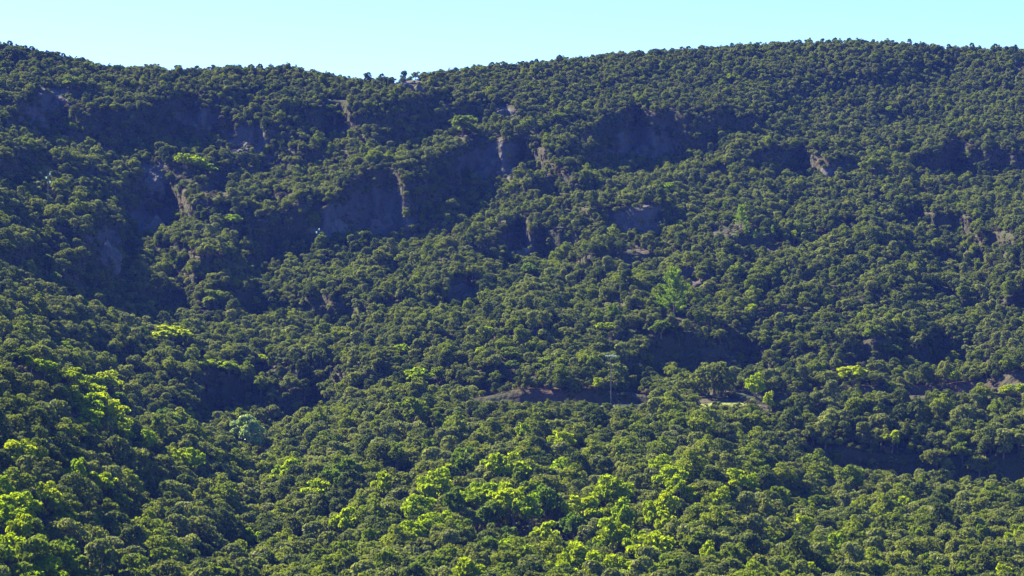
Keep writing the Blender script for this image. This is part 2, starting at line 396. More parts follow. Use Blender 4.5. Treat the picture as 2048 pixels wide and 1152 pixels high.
def wall_along(name, px0, px1, h, th, label, mat, row=i_road0, step=6):
    mb = MB(); ps = [Vector(row_at(p, row)) for p in np.arange(px0, px1 + 1, step)]
    for a, b in zip(ps[:-1], ps[1:]):
        m_ = (a + b) / 2; d_ = b - a
        mb.box((m_.x, m_.y - 0.35, m_.z + h / 2 - 0.25), (d_.xy.length * 0.995, th, h + 0.5), math.atan2(d_.y, d_.x))
    o = link(name, mb.mesh(name, mat)); tag(o, label, 'wall')
wall_along('parapet_wall', 1228, 1292, 0.55, 0.4, 'low pale stone parapet along the hillside road beside the power pole', M_STONE)
wall_along('parapet_wall', 2010, 2040, 0.5, 0.4, 'low grey stone parapet at the road bend at the right edge', M_STONE)

# ------------------------------------------------------------------ foliage builders
def leaves_from(pts, nrm, size, rng, aspect=(0.7, 1.0), bias=0.8):
    n = len(pts)
    N = nrm * bias + rng.normal(0, 0.5, (n, 3)); N /= np.linalg.norm(N, axis=1, keepdims=True)
    Q = rng.normal(0, 1, (n, 3)); A = np.cross(N, Q); A /= np.linalg.norm(A, axis=1, keepdims=True) + 1e-9
    B = np.cross(N, A)
    s = size * rng.uniform(0.6, 1.4, (n, 1)) * 0.5; asp = rng.uniform(*aspect, (n, 1))
    A = A * s; B = B * s * asp
    V = np.stack([pts - A, pts - B * 1.0 + A * 0.1, pts + A, pts + B], axis=1).reshape(-1, 3)
    F = np.arange(n * 4).reshape(n, 4)
    return V, F

def crown_mesh(name, mat, seed, W=5.0, H=4.6, base=0.7, npuff=22, leaf=0.36, n=1500, puff=(0.15, 0.24), shape='dome', flat=0.85, bias=0.9, core=0.45):
    rng = np.random.RandomState(seed)
    hz = (H - base) / 2; cz = base + hz
    cs, rs = [], []
    for i in range(npuff):
        d = rng.normal(0, 1, 3); d /= np.linalg.norm(d)
        if d[2] < -0.75: d[2] = -d[2]
        rad = rng.uniform(0.5, 0.86)
        r = W * rng.uniform(*puff)
        if shape == 'cone':
            zz = rng.uniform(0, 1); k = (1 - zz) ** 0.8 * 0.9 + 0.08; a = rng.uniform(0, 6.283)
            c = np.array([math.cos(a) * W / 2 * k * rad, math.sin(a) * W / 2 * k * rad, base + zz * (H - base - r)]); r *= (0.55 + 0.6 * (1 - zz))
        elif shape == 'ragged':
            q_ = rng.uniform(.45, 1.08) * (1.0 if d[2] > -.2 else .8)
            c = np.array([d[0] * (W / 2 - r * .4) * q_, d[1] * (W / 2 - r * .4) * q_, cz + .1 * hz + d[2] * (hz - r * .3) * q_])
        elif shape == 'tall':
            c = np.array([d[0] * (W / 2 - r * 0.6) * rad, d[1] * (W / 2 - r * 0.6) * rad, cz + d[2] * (hz - r * 0.6) * 1.0])
        else:
            c = np.array([d[0] * (W / 2 - r * 0.5) * rad * 1.1, d[1] * (W / 2 - r * 0.5) * rad * 1.1, cz - 0.22 * hz + d[2] * (hz - r * 0.3) * rad * 1.25])
        cs.append(c); rs.append(r)
    cs = np.array(cs); rs = np.array(rs)
    wgt = rs ** 2 / (rs ** 2).sum(); m = int(n * 1.7)
    which = rng.choice(npuff, m, p=wgt)
    d = rng.normal(0, 1, (m, 3)); d /= np.linalg.norm(d, axis=1, keepdims=True)
    d[:, 2] = np.where(d[:, 2] < -0.35, -d[:, 2], d[:, 2])
    rr = rs[which][:, None] * rng.uniform(0.72, 1.08, (m, 1))
    pts = cs[which] + d * rr * np.array([1, 1, flat])
    dist = np.linalg.norm(pts[:, None, :] - cs[None], axis=2) / rs[None]
    dist[np.arange(m), which] = 9
    keep = dist.min(axis=1) > 0.62
    pts = pts[keep][:n]; dn = d[keep][:n]
    pts[:, 2] = np.maximum(pts[:, 2], base * 0.5)
    V, F = leaves_from(pts, dn, leaf, rng, bias=bias)
    return mesh_np(name, V, F, mat, attr=rng.uniform(0, 1, len(F)))

def trunk_mesh(name, seed, H=3.0, r=0.16, limbs=5, spread=1.4, base=0.25):
    rng = random.Random(seed); mb = MB()
    bx, by_ = rng.uniform(-.2, .2), rng.uniform(-.2, .2)
    mb.tube([(0, 0, -0.5), (bx * .3, by_ * .3, H * .3), (bx, by_, H * .65), (bx * 1.2, by_ * 1.2, H)], [r * 1.25, r, r * .65, r * .2], 6)
    for i in range(limbs):
        a = i * 2.4 + rng.uniform(-.4, .4); z0 = H * rng.uniform(base, .6); L = spread * rng.uniform(.7, 1.1)
        mb.tube([(bx * z0 / H, by_ * z0 / H, z0), (math.cos(a) * L * .5, math.sin(a) * L * .5, z0 + L * .45), (math.cos(a) * L, math.sin(a) * L, z0 + L * .85)], [r * .5, r * .35, r * .12], 5)
    return mb.mesh(name, M_BARK)

def needle_tree(name, mat, seed, H, W, z0, nb, prof, up, tuft=26, needle=0.5, whorl=False):
    rng = np.random.RandomState(seed); pts, dirs = [], []; mb = MB()
    mb.tube([(0, 0, -.5), (0, 0, H * .5), (0.05, 0, H * .95)], [H * .018 + .05, H * .012 + .03, .02], 7)
    for i in range(nb):
        f = (i + rng.uniform(0, 1)) / nb; z = z0 + (H * .96 - z0) * f; L = W / 2 * prof(f) * rng.uniform(.75, 1.1)
        a = i * 2.399 + rng.uniform(-.3, .3); u = up(f)
        d = np.array([math.cos(a) * math.cos(u), math.sin(a) * math.cos(u), math.sin(u)]); o = np.array([0, 0, z])
        mb.tube([tuple(o), tuple(o + d * L * .9)], [.05, .012], 4, False)
        for k in range(tuft):
            s = rng.uniform(.3, 1.0); q = o + d * L * s + rng.normal(0, .10 + .055 * L * s, 3) * np.array([1, 1, .7])
            pts.append(q); dirs.append(d + rng.normal(0, .45, 3))
    pts = np.array(pts); D = np.array(dirs); D /= np.linalg.norm(D, axis=1, keepdims=True)
    S = np.cross(D, rng.normal(0, 1, D.shape)); S /= np.linalg.norm(S, axis=1, keepdims=True)
    L = needle * rng.uniform(.6, 1.2, (len(pts), 1)); wd = L * .3
    V = np.stack([pts - D * L * .5, pts + S * wd * .5, pts + D * L * .5, pts - S * wd * .5], axis=1).reshape(-1, 3)
    Fq = np.arange(len(pts) * 4).reshape(-1, 4)
    return mesh_np(name + '_crown', V, Fq, mat, attr=rng.uniform(0, 1, len(pts))), mb.mesh(name + '_trunk', M_BARK)

# oak kinds: (material, tone word); meshes are 5 m wide, about 4.6 m high
OAKS = []
for i, (mt, tone, W, H, npf, sh) in enumerate([
        (M_OAK, 'mid green', 5.0, 4.4, 34, 'dome'), (M_OAKG, 'grey green', 5.2, 4.0, 28, 'ragged'), (M_OAKD, 'dark green', 4.4, 5.2, 30, 'tall'),
        (M_OAK, 'mid green', 5.6, 3.7, 40, 'ragged'), (M_OAKG, 'grey green', 4.2, 5.0, 26, 'tall'), (M_OAK, 'mid green', 4.9, 4.6, 26, 'ragged'), (M_OAKD, 'dark green', 5.2, 4.2, 34, 'dome'), (M_OLIVE2, 'olive green', 4.8, 4.6, 30, 'ragged')]):
    cm = crown_mesh('oak_crown', mt, 100 + i, W, H, 0.1, npf, 0.33, 2200, (0.09, 0.20), sh)
    tm = trunk_mesh('oak_trunk', 100 + i, H * .72, .16, 5, W * .3)
    OAKS.append((cm, tm, tone, W))

# ------------------------------------------------------------------ clearings, rocks, landmark positions
ROCKS = [  # px centre, py foot, width px, height px, material, label
    (103, 232, 58, 58, M_ROCK, 'tall pale grey rock face high on the hill near the left edge'),
    (72, 250, 40, 34, M_ROCK, 'lower grey rock shoulder left of the tall rock face near the left edge'),
    (398, 262, 60, 34, M_ROCK, 'small rugged grey outcrop among trees, upper left of the big rounded rock slab'),
    (492, 318, 85, 58, M_ROCK, 'big rounded grey rock slab in the shade on the upper left hill'),
    (305, 372, 48, 48, M_ROCK, 'narrow grey rock pillar below the yellow bushes on the left hill'),
    (300, 470, 80, 58, M_ROCK, 'wide shaded grey cliff below the narrow rock pillar on the left'),
    (215, 520, 46, 60, M_ROCK, 'small shaded crag left of and below the wide cliff on the left'),
    (670, 268, 28, 24, M_ROCKD, 'small dark boulder pair left half on the upper middle hill'),
    (692, 270, 34, 20, M_ROCKD, 'small dark boulder pair right half on the upper middle hill'),
    (755, 470, 110, 82, M_ROCK, 'largest bluish grey cliff in the centre left of the hillside'),
    (668, 470, 50, 52, M_ROCK, 'shaded cliff beside the pole with three insulators'),
    (985, 360, 110, 60, M_ROCK, 'broad grey rock wall in the middle of the upper hill'),
    (1010, 240, 46, 32, M_ROCKD, 'dark jagged rock below the middle of the skyline'),
    (960, 218, 24, 16, M_ROCKD, 'small dark rock lump left of the dark jagged rock'),
    (892, 216, 20, 14, M_ROCKD, 'lone dark boulder among bushes below the saddle'),
    (1290, 318, 105, 58, M_ROCKD, 'dark sloping rock ledge on the upper right of centre'),
    (1280, 472, 90, 58, M_ROCK, 'rounded grey cliff with brown scrub above it, right of centre'),
    (1040, 526, 60, 50, M_ROCK, 'pyramid shaped shaded rock in the middle of the hill'),
    (930, 608, 56, 38, M_ROCK, 'rough purplish outcrop alone among trees left of centre'),
    (1670, 356, 52, 20, M_ROCK, 'low shaded rock band in the upper right forest'),
    (625, 156, 40, 20, M_ROCKD, 'dark pointed rock on the skyline left of the saddle'),
    (808, 182, 44, 28, M_ROCKD, 'dark craggy rock on the skyline right of the saddle'),
    (835, 186, 26, 26, M_ROCKD, 'dark upright rock beside trees right of the saddle'),
    (1370, 560, 40, 18, M_ROCK, 'small pale rocks above the tall green pine'),
]
CLEAR = [(r[0], r[1] - r[3] * .45, r[2] * .58, r[3] * .62) for r in ROCKS]
CLEAR += [(1385, 575, 40, 14), (1700, 742, 60, 18), (440, 1140, 70, 26), (1448, 806, 50, 8), (1255, 812, 46, 8), (1120, 795, 80, 14), (1470, 470, 60, 30),
          (1350, 640, 30, 10), (1900, 735, 90, 14), (430, 380, 30, 25), (2025, 768, 30, 10), (1260, 520, 60, 30)]

def clear_mask(px, py):
    m = np.ones(np.shape(px))
    for (cx, cy, rx, ry) in CLEAR:
        q = ((px - cx) / rx) ** 2 + ((py - cy) / ry) ** 2
        m = np.minimum(m, np.clip((q - 0.6) / 0.5, 0.05, 1))
    return m

rocky = np.zeros((NR, NC)); stony = np.zeros((NR, NC)); PXG = np.broadcast_to(PXS[None, :], PY.shape)
WXR = noise2(PY.shape, (5, 4), 81, 3, .6) * 34; WYR = noise2(PY.shape, (5, 4), 82, 3, .6) * 22
for r_ in ROCKS:
    if r_[1] < 700 and r_[2] > 38:
        q = ((PXG + WXR - r_[0]) / (r_[2] * .66)) ** 2 + ((PY + WYR - (r_[1] - r_[3] * .45)) / (r_[3] * .75)) ** 2
        rocky[OFF:OFF + PY.shape[0]] = np.maximum(rocky[OFF:OFF + PY.shape[0]], np.clip((1.25 - q) / .5, 0, 1))
for (cx, cy, rx, ry) in ((1385, 575, 85, 36), (1660, 735, 70, 26), (1480, 520, 60, 26), (380, 275, 60, 20), (1250, 600, 50, 20)):
    q = ((PXG - cx) / rx) ** 2 + ((PY - cy) / ry) ** 2
    stony[OFF:OFF + PY.shape[0]] = np.maximum(stony[OFF:OFF + PY.shape[0]], np.clip((1.3 - q) / .8, 0, 1))
for nm, arr in (('rocky', rocky), ('stony', stony)):
    a = me.attributes.new(nm, 'FLOAT', 'POINT'); a.data.foreach_set('value', arr.ravel().astype(np.float32))
# crags: break up the rocky parts of the sheet
me_v = ALL.copy(); jit = noise2((NR, NC), (3, 2.5), 44, 3, .6)
me_v[..., 2] += rocky * jit * 1.3; me_v[..., 1] -= rocky * noise2((NR, NC), (4, 2), 45, 2) * 0.8
me.vertices.foreach_set('co', me_v.reshape(-1).astype(np.float32)); me.update()

def rock_mesh(name, mat, seed, w_, d_, h_):
    import bmesh
    from mathutils import noise as mn
    bm = bmesh.new(); bmesh.ops.create_icosphere(bm, subdivisions=4, radius=1)
    off = Vector((seed * 7.3, seed * 3.1, 0)); rg = random.Random(seed)
    planes = []
    for i in range(13):
        v = Vector((rg.uniform(-1, 1), rg.uniform(-1, 1), rg.uniform(-.4, 1))).normalized(); planes.append((v, rg.uniform(.62, .9)))
    for v in bm.verts:
        p = v.co.copy()
        for nrm, dd in planes:
            e = p.dot(nrm) - dd
            if e > 0: p -= nrm * e
        nz = mn.fractal(p * 1.7 + off, 1, 2, 5) * .22 + (abs(mn.noise(p * 3.5 + off)) - .2) * .22 + (abs(mn.noise(p * 9 + off)) - .2) * .08
        p *= 1 + nz
        v.co = Vector((p.x * w_ / 2 * 1.15, p.y * d_ / 2, p.z * h_ * .72))
    me_ = bpy.data.meshes.new(name); bm.to_mesh(me_); bm.free(); me_.materials.append(mat)
    return me_
for i, (px, py, wpx, hpx, mt, lab) in enumerate(ROCKS):
    g = ground_at(px, py); k = mpp(g[1]); w_, h_ = wpx * k, hpx * k
    o = link('rock_outcrop', rock_mesh('rock_outcrop', mt, i + 3, w_, w_ * .8, h_), loc=(g[0], g[1] + w_ * .36, g[2] + h_ * .02))
    o.rotation_euler = (R(-12), 0, R((i * 37) % 50 - 25)); tag(o, lab, 'rock', 'rock outcrops on the hillside')

# ------------------------------------------------------------------ individually placed trees
# cluster phrase; entries: px, py of the crown centre, width px, height px, kind (b bright, m fresh green, o olive, a autumn)
CL = [
 ('yellow-green', 'on the left spur crest', [(18, 690, 34, 16, 'o'), (88, 735, 36, 20, 'b'), (108, 752, 36, 22, 'o'), (160, 765, 34, 26, 'b'), (170, 805, 40, 28, 'b'), (236, 800, 34, 22, 'm'), (180, 835, 36, 22, 'b'), (250, 858, 34, 20, 'b'), (45, 708, 36, 16, 'o'), (62, 724, 30, 16, 'b'), (128, 693, 26, 14, 'b'), (142, 752, 34, 30, 'b'), (139, 785, 30, 22, 'b'), (187, 790, 40, 34, 'b'), (212, 768, 46, 34, 'b'), (207, 820, 58, 40, 'b'), (224, 836, 40, 26, 'b')]),
 ('yellow-green', 'below the left spur crest', [(80, 828, 28, 14, 'm'), (295, 880, 30, 22, 'b'), (316, 856, 20, 34, 'o'), (358, 912, 28, 24, 'b'), (387, 919, 30, 28, 'b'), (335, 834, 30, 20, 'm'), (372, 828, 22, 14, 'b')]),
 ('yellow-green', 'on the lower left edge', [(120, 1020, 46, 26, 'o'), (12, 1030, 40, 26, 'b'), (70, 1060, 40, 24, 'o'), (35, 901, 54, 24, 'b'), (3, 971, 28, 26, 'b'), (87, 978, 38, 22, 'b'), (156, 943, 30, 34, 'b'), (201, 960, 42, 24, 'b'), (38, 1012, 60, 38, 'b'), (36, 1052, 44, 32, 'b'), (240, 1005, 36, 18, 'o')]),
 ('olive-green', 'in the bottom left corner', [(20, 1090, 50, 26, 'b'), (210, 1110, 44, 26, 'o'), (330, 1120, 44, 26, 'o'), (90, 1140, 60, 26, 'b'), (15, 1128, 64, 44, 'o'), (66, 1112, 70, 50, 'o'), (118, 1118, 66, 46, 'o'), (165, 1132, 50, 36, 'o'), (134, 1096, 36, 26, 'm'), (272, 1138, 50, 34, 'o'), (416, 1140, 66, 22, 'o')]),
 ('yellow-green', 'in the left central gully', [(573, 943, 40, 40, 'b'), (538, 964, 24, 18, 'b'), (635, 978, 38, 24, 'b'), (600, 935, 22, 20, 'm'), (690, 948, 44, 44, 'm'), (655, 955, 30, 24, 'm')]),
 ('yellow-green', 'low, left of the middle', [(503, 1068, 28, 18, 'b'), (576, 1085, 20, 12, 'b'), (688, 1045, 40, 46, 'b'), (645, 1045, 30, 24, 'o'), (690, 1105, 50, 26, 'o'), (640, 1110, 44, 24, 'o')]),
 ('yellow-green', 'just below the road', [(829, 818, 54, 28, 'o'), (878, 835, 22, 14, 'm'), (1045, 858, 20, 14, 'b'), (1121, 877, 42, 16, 'b'), (1239, 891, 34, 16, 'b'), (795, 905, 34, 20, 'o'), (860, 895, 30, 16, 'o')]),
 ('bright', 'in the upper central stand', [(767, 965, 32, 30, 'b'), (890, 946, 36, 26, 'b'), (925, 922, 50, 40, 'm'), (1008, 935, 66, 46, 'b'), (1037, 957, 32, 26, 'o'), (1131, 935, 54, 22, 'b'), (1322, 930, 36, 22, 'b'), (1345, 952, 52, 30, 'b'), (1357, 972, 40, 24, 'b')]),
 ('bright', 'in the thick central stand', [(874, 978, 58, 54, 'b'), (836, 1015, 54, 34, 'b'), (905, 1008, 36, 40, 'm'), (955, 993, 72, 46, 'b'), (1000, 988, 50, 36, 'b'), (1027, 1008, 62, 44, 'b'), (1060, 1020, 44, 34, 'b'), (1093, 1005, 56, 44, 'm'), (1060, 985, 56, 26, 'o'), (1166, 1022, 70, 40, 'b'), (1225, 988, 62, 44, 'b'), (1249, 1033, 44, 46, 'b'), (1305, 1030, 36, 40, 'b'), (1336, 1003, 42, 32, 'b'), (1333, 1040, 38, 26, 'b'), (1150, 1050, 50, 28, 'm'), (980, 1028, 50, 28, 'm')]),
 ('bright', 'below the central stand', [(822, 1062, 52, 24, 'b'), (862, 1047, 60, 18, 'b'), (895, 1042, 40, 18, 'b'), (923, 1052, 54, 30, 'o'), (975, 1096, 54, 26, 'o'), (1031, 1103, 64, 38, 'b'), (1020, 1072, 36, 22, 'm'), (1090, 1067, 48, 36, 'b'), (1110, 1090, 40, 24, 'm'), (1222, 1075, 56, 46, 'b'), (1272, 1085, 30, 36, 'b'), (1310, 1096, 72, 44, 'b'), (1180, 1105, 44, 24, 'm')]),
 ('yellow-green', 'at the middle bottom edge', [(890, 1110, 50, 24, 'o'), (1010, 1140, 56, 26, 'o'), (1075, 1125, 46, 26, 'o'), (1235, 1135, 56, 28, 'b'), (937, 1144, 50, 28, 'b'), (1117, 1145, 56, 28, 'b'), (1160, 1123, 64, 44, 'b'), (1192, 1136, 44, 34, 'b'), (1285, 1143, 70, 24, 'b'), (1340, 1130, 60, 24, 'o'), (850, 1128, 56, 30, 'o'), (770, 1125, 50, 30, 'o'), (745, 1080, 40, 26, 'o')]),
 ('yellow-green', 'under the dark right gully', [(1640, 1010, 40, 20, 'o'), (1380, 985, 30, 20, 'b'), (1470, 957, 46, 20, 'b'), (1504, 964, 26, 14, 'b'), (1443, 1002, 30, 34, 'b'), (1560, 995, 48, 24, 'o'), (1530, 945, 30, 14, 'o'), (1605, 1050, 36, 26, 'b'), (1706, 955, 50, 30, 'o'), (1813, 1012, 36, 20, 'b'), (1900, 1012, 26, 10, 'o')]),
 ('yellow-green', 'at the bottom right', [(1470, 1110, 44, 22, 'o'), (1580, 1130, 44, 20, 'o'), (1660, 1135, 40, 18, 'o'), (1760, 1140, 44, 20, 'o'), (1850, 1120, 40, 22, 'o'), (1930, 1135, 44, 22, 'o'), (1400, 1082, 52, 36, 'o'), (1420, 1105, 34, 26, 'b'), (1500, 1140, 30, 20, 'b'), (1678, 1092, 34, 38, 'b'), (1727, 1113, 34, 14, 'b'), (1620, 1141, 30, 14, 'b'), (2033, 1070, 30, 26, 'b'), (2004, 1145, 28, 18, 'b'), (1963, 1070, 18, 22, 'o'), (1830, 1070, 40, 20, 'o'), (1540, 1090, 22, 14, 'm')]),
 ('yellow-green', 'on the right roadside hump', [(1511, 780, 30, 44, 'b'), (1539, 797, 16, 14, 'b'), (1706, 750, 46, 20, 'b'), (1785, 872, 28, 14, 'b'), (1912, 752, 22, 16, 'b'), (1785, 772, 24, 12, 'o'), (2016, 780, 26, 14, 'b'), (2040, 776, 22, 14, 'b'), (1925, 890, 34, 14, 'o')]),
 ('yellow-green', 'on the high left hill', [(368, 320, 30, 14, 'b'), (388, 328, 34, 18, 'b'), (412, 337, 26, 12, 'b'), (142, 167, 30, 14, 'o'), (669, 232, 36, 10, 'o'), (466, 436, 22, 12, 'b')]),
 ('yellow-green', 'on the left middle slope', [(345, 680, 52, 16, 'b'), (528, 716, 22, 12, 'b'), (417, 728, 30, 12, 'b'), (458, 733, 26, 14, 'b'), (510, 602, 16, 10, 'b'), (430, 600, 40, 20, 'o'), (160, 598, 20, 8, 'b'), (105, 560, 26, 20, 'm'), (352, 525, 12, 16, 'm')]),
 ('yellow-green', 'just above the road', [(833, 751, 46, 22, 'b'), (805, 698, 24, 14, 'b'), (961, 705, 22, 12, 'b'), (972, 662, 24, 12, 'b'), (1020, 705, 34, 14, 'o'), (1085, 728, 36, 14, 'o'), (1022, 730, 26, 12, 'm'), (1194, 768, 20, 14, 'b'), (905, 690, 26, 12, 'o'), (1208, 652, 30, 12, 'b'), (1322, 657, 40, 14, 'o'), (1062, 540, 28, 20, 'm'), (1228, 630, 22, 30, 'm'), (875, 745, 30, 16, 'o')]),
 ('yellow-green', 'on the right hill', [(1336, 373, 20, 14, 'b'), (1587, 473, 16, 16, 'b'), (1778, 703, 40, 12, 'm'), (1504, 615, 18, 12, 'b'), (1748, 665, 40, 16, 'o'), (1461, 152, 14, 8, 'b'), (1779, 219, 12, 8, 'b'), (1115, 235, 26, 10, 'o'), (925, 255, 50, 20, 'o')]),
]
B_MESH = {}
for code, mt in (('b', M_BRIGHT), ('m', M_MID), ('o', M_OLIVE), ('a', M_AUTUMN)):
    L = []
    for j in range(3):
        cm = crown_mesh('broadleaf_crown', mt, 300 + j * 7 + ord(code), 5.0, 5.2, 0.9, 17 + 3 * j, 0.42, 1500, (0.09, 0.20), 'ragged', 0.8, 0.5)
        L.append((cm, trunk_mesh('broadleaf_trunk', 300 + j, 3.6, .15, 5, 1.4)))
    B_MESH[code] = L
ORD = ['leftmost', 'second from the left', 'third from the left', 'fourth from the left', 'fifth from the left', 'sixth from the left', 'seventh from the left', 'eighth from the left', 'ninth from the left', 'tenth from the left',
       'eleventh from the left', 'twelfth from the left', 'thirteenth from the left', 'fourteenth from the left', 'fifteenth from the left', 'sixteenth from the left', 'seventeenth from the left']
TONE = {'b': 'bright yellow-green', 'm': 'fresh green', 'o': 'olive-yellow', 'a': 'orange-tinged'}
rng = random.Random(77)
fixed = []                                             # (x, y, r) kept free of oaks
def plant(name, cm, tm, loc, sc, rz, label, cat, group, tree_prefix):
    o = empty(name, loc); o.rotation_euler = (0, 0, rz); o.scale = sc
    tag(o, label, cat, group)
    a = link('crown', cm, o); b = link('trunk', tm, o)
    return o
for (gen, place, lst) in CL:
    lst = sorted(lst, key=lambda e: e[0])
    cnt = {}
    for e in lst: cnt[e[4]] = cnt.get(e[4], 0) + 1
    seen = {}
    for (px, py, wp, hp, code) in lst:
        n_ = seen.get(code, 0); seen[code] = n_ + 1
        # a crown's centre stands about 0.45 of its height above the ground
        base_m = 3.9 if py > 790 else 1.9
        g = ground_at(px, py + hp)
        for _ in range(3):
            k = mpp(g[1]); H = hp * k + base_m; g = ground_at(px, py - hp / 2 + H * 0.94 / k)
        k = mpp(g[1]); W = max(wp * k * (1.5 if px < 700 else 1.3), H * 0.62); H = max(H, W * 0.62)
        cm, tm = B_MESH[code][rng.randrange(3)]
        where = ORD[n_] + ' of the ' + TONE[code] + ' trees ' + place if cnt[code] > 1 else 'the only ' + TONE[code] + ' tree ' + place
        size = 'big ' if wp > 52 else ('small ' if wp < 26 else '')
        plant('broadleaf_tree', cm, tm, tuple(g), (W / 5, W / 5, H / 5.2), rng.uniform(0, 6.28), where, 'tree', 'bright broadleaf trees among the oaks', '')
        fixed.append((g[0], g[1], W * .38))
for (px, pf, wp, hp, lab) in ((1428, 792, 90, 74, 'big round oak standing alone in the dark hollow above the road'), (1372, 806, 58, 50, 'round oak at the left foot of the big oak in the dark hollow')):
    g = ground_at(px, pf); k = mpp(g[1]); cm, tm = OAKS[0 if wp > 60 else 3][:2]
    plant('oak_tree', cm, tm, tuple(g), (wp * k / 5, wp * k / 5, hp * k / 4.4), 0.5, lab, 'oak', None, ''); fixed.append((g[0], g[1], wp * k * .4))
# orange-tinged crowns
for (px, py, wp, hp, lab) in ((278, 1002, 34, 20, 'tree with orange-tipped yellow crown above the bottom left corner'), (1567, 1098, 32, 14, 'low tree with orange and yellow leaves near the bottom edge on the right')):
    g = ground_at(px, py + 14); k = mpp(g[1]); cm, tm = B_MESH['a'][1]
    plant('broadleaf_tree', cm, tm, tuple(g), (wp * k / 5,) * 2 + (hp * 1.3 * k / 5.2,), 1.0, lab, 'tree', 'bright broadleaf trees among the oaks', ''); fixed.append((g[0], g[1], 1.5))
# rust bushes
RB = crown_mesh('rusty_crown', M_RUST, 41, 3, 1.6, 0.1, 10, .3, 420)
for (px, py, wp, lab) in ((1636, 482, 20, 'small rust-red bush among grey trees on the right hill'), (1430, 610, 14, 'tiny rust-red bush right of the tall green pine'), (1715, 610, 14, 'tiny brick-coloured bush low on the right hill')):
    g = ground_at(px, py); k = mpp(g[1]); o = link('rusty_bush', RB, loc=tuple(g)); o.scale = (wp * k / 3,) * 3; tag(o, lab, 'bush')
# the pale tree in the gully
pc = crown_mesh('pale_crown', M_PALE, 55, 9, 8.6, 1.0, 34, 0.62, 2300, (0.10, 0.16), 'tall', .75, .8)
g = ground_at(492, 912); k = mpp(g[1]); s = 84 * k / 9
plant('pale_tree', pc, trunk_mesh('pale_trunk', 5, 6.5, .28, 7, 2.6), tuple(g), (s, s, s), .4, 'pale silvery-leaved tree shining in the dark gully, left of the middle', 'tree', None, '')
fixed.append((g[0], g[1], 4))
# pines
tp = needle_tree('tall_pine', M_PINE, 61, 11, 11.5, 1.6, 34, lambda f: (1.0 if f < .5 else .95) * (1 - .45 * f) * (0.75 + 0.5 * ((f * 7.3) % 1)), lambda f: 0.5 + 0.65 * f, 190, .62)
g = ground_at(1348, 640); k = mpp(g[1]); s = 84 * k / 11
plant('pine_tree', tp[0], tp[1], tuple(g), (s, s, s), 0.3, 'tall bright green pine with upswept branches standing above the oaks, right of centre', 'pine', None, '')
fixed.append((g[0], g[1] - 2, 4.2))
sp_ = [needle_tree('young_pine', M_PINE, 62 + j, 5, 3.6, .5, 26, lambda f: 1.05 - .75 * f, lambda f: .45 + .5 * f, 36, .45) for j in range(2)]
for j, (px, pf, hp, lab) in enumerate(((1482, 455, 40, 'tallest of the bright green young pines on the right hill'), (1492, 480, 26, 'round young pine under the tallest young pine on the right hill'), (1473, 478, 14, 'tiny young pine, leftmost of the row on the right hill'),
        (1512, 480, 18, 'young pine just right of the round young pine'), (1524, 480, 22, 'slim young pine in the middle of the row on the right hill'), (1546, 478, 24, 'rightmost young pine of the row on the right hill'), (1449, 423, 18, 'small light pine up and left of the tallest young pine'))):
    g = ground_at(px, pf); k = mpp(g[1]); s = hp * k / 5 * 1.1; cm, tm = sp_[j % 2]
    plant('pine_tree', cm, tm, tuple(g), (s * 1.15, s * 1.15, s), j * 1.3, lab, 'pine', 'young green pines on the right hill', ''); fixed.append((g[0], g[1] - 2, 2.6))
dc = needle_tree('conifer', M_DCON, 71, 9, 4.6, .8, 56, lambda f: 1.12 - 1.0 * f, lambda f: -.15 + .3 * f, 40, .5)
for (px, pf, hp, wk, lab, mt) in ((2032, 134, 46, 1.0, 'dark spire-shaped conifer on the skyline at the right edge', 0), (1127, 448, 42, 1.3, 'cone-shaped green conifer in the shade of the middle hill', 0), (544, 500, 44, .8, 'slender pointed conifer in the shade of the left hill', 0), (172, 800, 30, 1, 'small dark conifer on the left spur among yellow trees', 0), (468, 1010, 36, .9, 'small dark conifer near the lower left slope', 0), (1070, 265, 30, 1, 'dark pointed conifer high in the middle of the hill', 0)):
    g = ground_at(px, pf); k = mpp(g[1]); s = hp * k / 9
    plant('conifer_tree', dc[0], dc[1], tuple(g), (s * wk, s * wk, s), px * .1, lab, 'conifer', 'scattered conifers on the hill', ''); fixed.append((g[0], g[1], 1.5))
